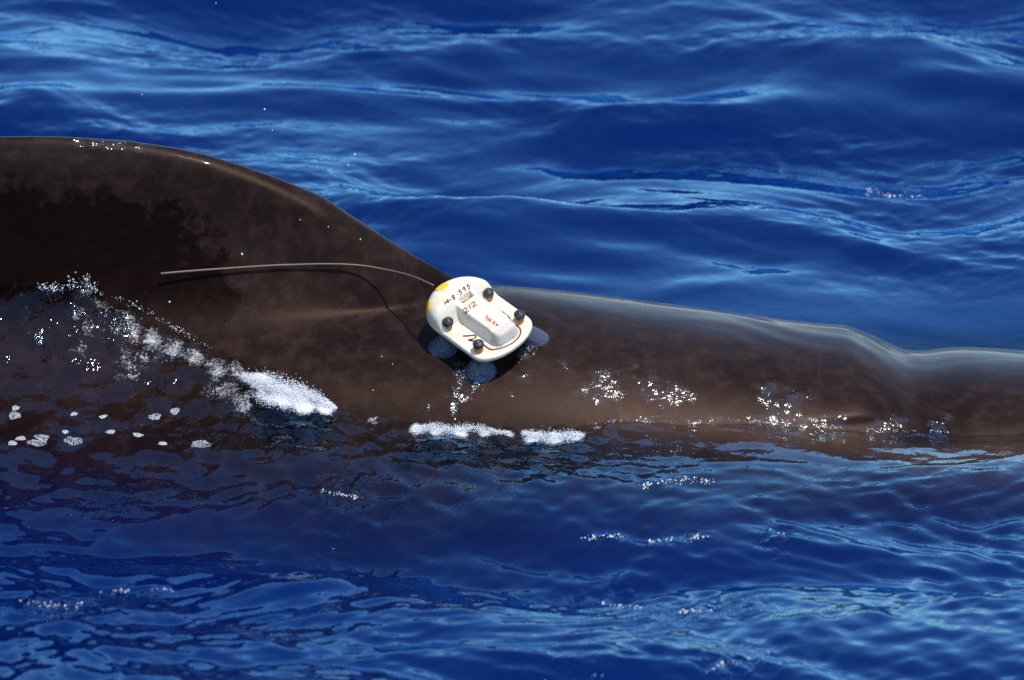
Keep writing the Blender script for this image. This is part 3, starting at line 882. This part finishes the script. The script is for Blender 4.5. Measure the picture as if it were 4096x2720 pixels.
foam_obj('foam', [scatter([(215, 690), (250, 730), (300, 760), (360, 790), (430, 822), (520, 850), (600, 868)], 300, [12, 22, 28, 28, 24, 18, 10], 0.0005, 0.0015),
                  scatter([(330, 790), (400, 812), (480, 835)], 300, [9, 10, 9], 0.0005, 0.0015, 0.5, 1, 0.003),
                  scatter([(480, 900), (540, 910), (560, 940)], 240, [14, 16, 14], 0.0005, 0.0015)], M_BUBBLE,
         'loose streak of bubbly grey foam streaming down over the submerged flank')
for seg, n, lab in (([(1350, 976), (1450, 971), (1550, 974)], 46, 'few bubbles and painted glint dots along the waterline right of the white foam heaps'),
                    ([(1690, 971), (1740, 972), (1800, 976), (1880, 984), (1950, 987)], 100, 'bright line of bubbles and painted glint dots where the glittering flank meets the water'),
                    ([(2000, 990), (2060, 993), (2120, 996)], 36, 'short line of bubbles and painted glint dots at the waterline near the head'),
                    ([(2140, 996), (2190, 996)], 20, 'rightmost knot of bubbles and painted glint dots at the waterline')):
    foam_obj('foam', [scatter(seg, n, 5.0, 0.0005, 0.0015)], M_FOAM, lab)  # white balls serve as bubbles and as the sun's glare along the waterline
foam_obj('spray', [scatter([(90, 668), (150, 668), (185, 650), (200, 640), (215, 670), (235, 700)], 190, [8, 12, 14, 10, 13, 10], 0.0006, 0.0021, 0.8, 1, 0.014),
                   scatter([(255, 685), (300, 700), (345, 722), (380, 745), (430, 775), (490, 808)], 110, [6, 8, 8, 7, 7, 6], 0.0006, 0.0020, 0.8, 1, 0.014)], M_DROP,
         'glittering drops thrown up along the crest of the wave on the fin')
foam_obj('spray', [scatter([(1062, 850), (1066, 885), (1050, 915), (1042, 965)], 70, [10, 12, 7, 3], 0.0009, 0.0024, 0.3),
                   scatter([(1085, 865), (1110, 875), (1100, 895)], 46, [10, 12, 10], 0.0009, 0.0026, 0.3),
                   scatter([(1195, 835), (1215, 815), (1230, 795)], 22, [5, 5, 4], 0.0009, 0.002, 0.3)], M_DROP,
         'bright water drops running down the skin below the tag')

for path, n, w, lab in (([(1998, 438), (2020, 446), (2060, 452), (2118, 452)], 60, 7, 'patch of sun glints set as white dots on a wave face far behind the whale'),
                        ([(1345, 1240), (1400, 1238), (1440, 1235)], 46, 5, 'sun glints set as white dots on the dark ripples in front, left of the middle pair'),
                        ([(1495, 1248), (1540, 1246), (1575, 1240)], 46, 5, 'sun glints set as white dots in the middle of the row on the front ripples'),
                        ([(1592, 1245), (1606, 1235), (1640, 1240)], 40, 7, 'sun glints set as white dots at the right end of the middle row on front ripples'),
                        ([(1765, 1240), (1790, 1230), (1815, 1242)], 44, 7, 'bright compact knot of white dots for sun glints on ripples right of centre'),
                        ([(1310, 1382), (1360, 1388), (1430, 1398), (1500, 1405)], 56, 4, 'long thin streak of white dots for sun glints along a front wave crest'),
                        ([(1560, 1412), (1640, 1402), (1700, 1392)], 56, 6, 'broad streak of white dots for sun glints on the wave low right of centre'),
                        ([(1620, 1545), (1690, 1528), (1770, 1505)], 50, 7, 'lowest streak of white dots for sun glints near the bottom edge'),
                        ([(30, 1385), (110, 1395), (200, 1400), (250, 1405)], 60, 7, 'sun glints set as white dots on dark ripples at the lower left edge'),
                        ([(230, 1365), (310, 1362), (400, 1360)], 36, 4, 'thin streak of white sun glint dots above those at the lower left'),
                        ([(740, 1132), (785, 1140), (835, 1148)], 60, 5, 'sun glints set as white dots on the ripple left of centre below the foam'),
                        ([(1480, 1118), (1540, 1112), (1580, 1105), (1640, 1108)], 90, 9, 'sun glints set as white dots on the dark reflection in front of the flank')):
    foam_obj('spray', [scatter(path, n, w, 0.0006, 0.0019, 0.5)], M_GLINT, lab)  # white balls scattered as sun glints on the ripples, in place of reflected light

def foam_disc(cx_, cy_, wdisp, label):
    p, nn, kind = first_hit(cx_ * S, cy_ * S)
    rad = wdisp * S * KPX * DIST / 2
    n = int(110 + 12000 * rad)
    P, R = [], []
    ph = rng.uniform(0, 7, 3)
    for k in range(n):
        a = rng.uniform(0, 2 * math.pi)
        r = rad * rng.random() ** 0.45 * (1 + 0.14 * math.sin(2 * a + ph[0]) + 0.12 * math.sin(3 * a + ph[1]) + 0.08 * math.sin(5 * a + ph[2]))
        x, y = p[0] + 1.08 * r * math.cos(a), p[1] + r * math.sin(a)
        rr = rng.uniform(0.0005, 0.0014)
        P.append((x, y, float(water_z(x, y)) + rr * 0.15)); R.append(rr)
    v, f = balls(P, R)
    c = np.array(P).mean(0)
    o = link('foam_patch', mesh_np('foam_patch', v - c, f), M_BUBBLE)
    o.location = c
    tag(o, label, 'foam', 'little foam patches floating off the submerged flank')
fd = [(36, 941, 17, 'small foam patch above the larger ones at the left edge'),
      (34, 958, 27, 'wide foam patch close to the left edge, upper of the two wide ones there'),
      (238, 961, 15, 'small foam patch alone on dark water left of the middle one'),
      (357, 961, 24, 'oval foam patch on dark brown water beneath the streaming foam'),
      (403, 948, 20, 'foam patch nearest to the bright foam clump, on the ripple'),
      (171, 955, 13, 'small faint foam patch between two wide ones in upper row'),
      (29, 1022, 20, 'foam patch lowest at the left edge'),
      (86, 1021, 36, 'widest foam patch of the lower left row, on blue water'),
      (169, 1017, 34, 'wide foam patch right of the widest one on blue water'),
      (97, 1009, 27, 'foam patch touching the upper side of the widest one'),
      (48, 1011, 20, 'thin foam patch just above the lowest one at the left edge'),
      (318, 1003, 20, 'foam patch on blue water straight below the oval one'),
      (255, 996, 17, 'small foam patch above a dark ripple amid blue water'),
      (463, 1023, 40, 'largest foam patch, rightmost of all those floating'),
      (375, 1023, 19, 'foam patch just left of the largest rightmost one'),
      (150, 996, 13, 'tiny foam patch over the wide one on blue water')]
for a in fd: foam_disc(*a)

# single drops in the air
DB = ICO2
drops = [(498, 7, 3, 'white water drop nearest the top edge of the picture'), (610, 252, 5, 'largest white drop over open water above the fin'),
         (328, 218, 3, 'white drop highest above the flat top of the fin'), (818, 356, 5, 'upper of two white drops over the water right of the fin'),
         (803, 381, 4, 'lower of two white drops over the water right of the fin'), (628, 300, 3, 'white drop just above the sloping edge of the fin'),
         (558, 586, 6, 'biggest white drop in front of the dark fin, above the antenna'), (391, 696, 5, 'white drop below the free end of the antenna'),
         (692, 507, 3, 'left of three small drops on the fin near its front edge'), (757, 523, 3, 'middle of three small drops on the fin near its front edge'),
         (831, 552, 4, 'right of three small drops on the fin near its front edge'), (1182, 914, 4, 'bright drop on the flank to the lower right of the tag'),
         (988, 940, 4, 'bright drop on the skin close above the foam below the tag'), (880, 822, 3, 'upper of three drops on the skin left of the tag'),
         (905, 840, 3, 'middle one of three drops on the skin left of the tag'), (860, 900, 3, 'lowest of three drops on the skin left of the tag')]
for k, (a, c, r, lab) in enumerate(drops):
    h = hit_whale(a * S, c * S)
    d = ray(a * S, c * S)
    tt = 11.7 if h[0] is None else h[3] - (0.12 if c < 800 else 0.004)
    p = CAM + tt * d
    rad = r * S * KPX * tt / 2 * 0.8
    v, f = balls([np.zeros(3)], [rad], DB, np.array([[1.0, 1.0, 1.25]]))
    o = link('water_drop', mesh_np('water_drop', v, f), M_FOAM)
    o.location = p
    tag(o, lab, 'water drop', 'drops of spray flying around the whale')
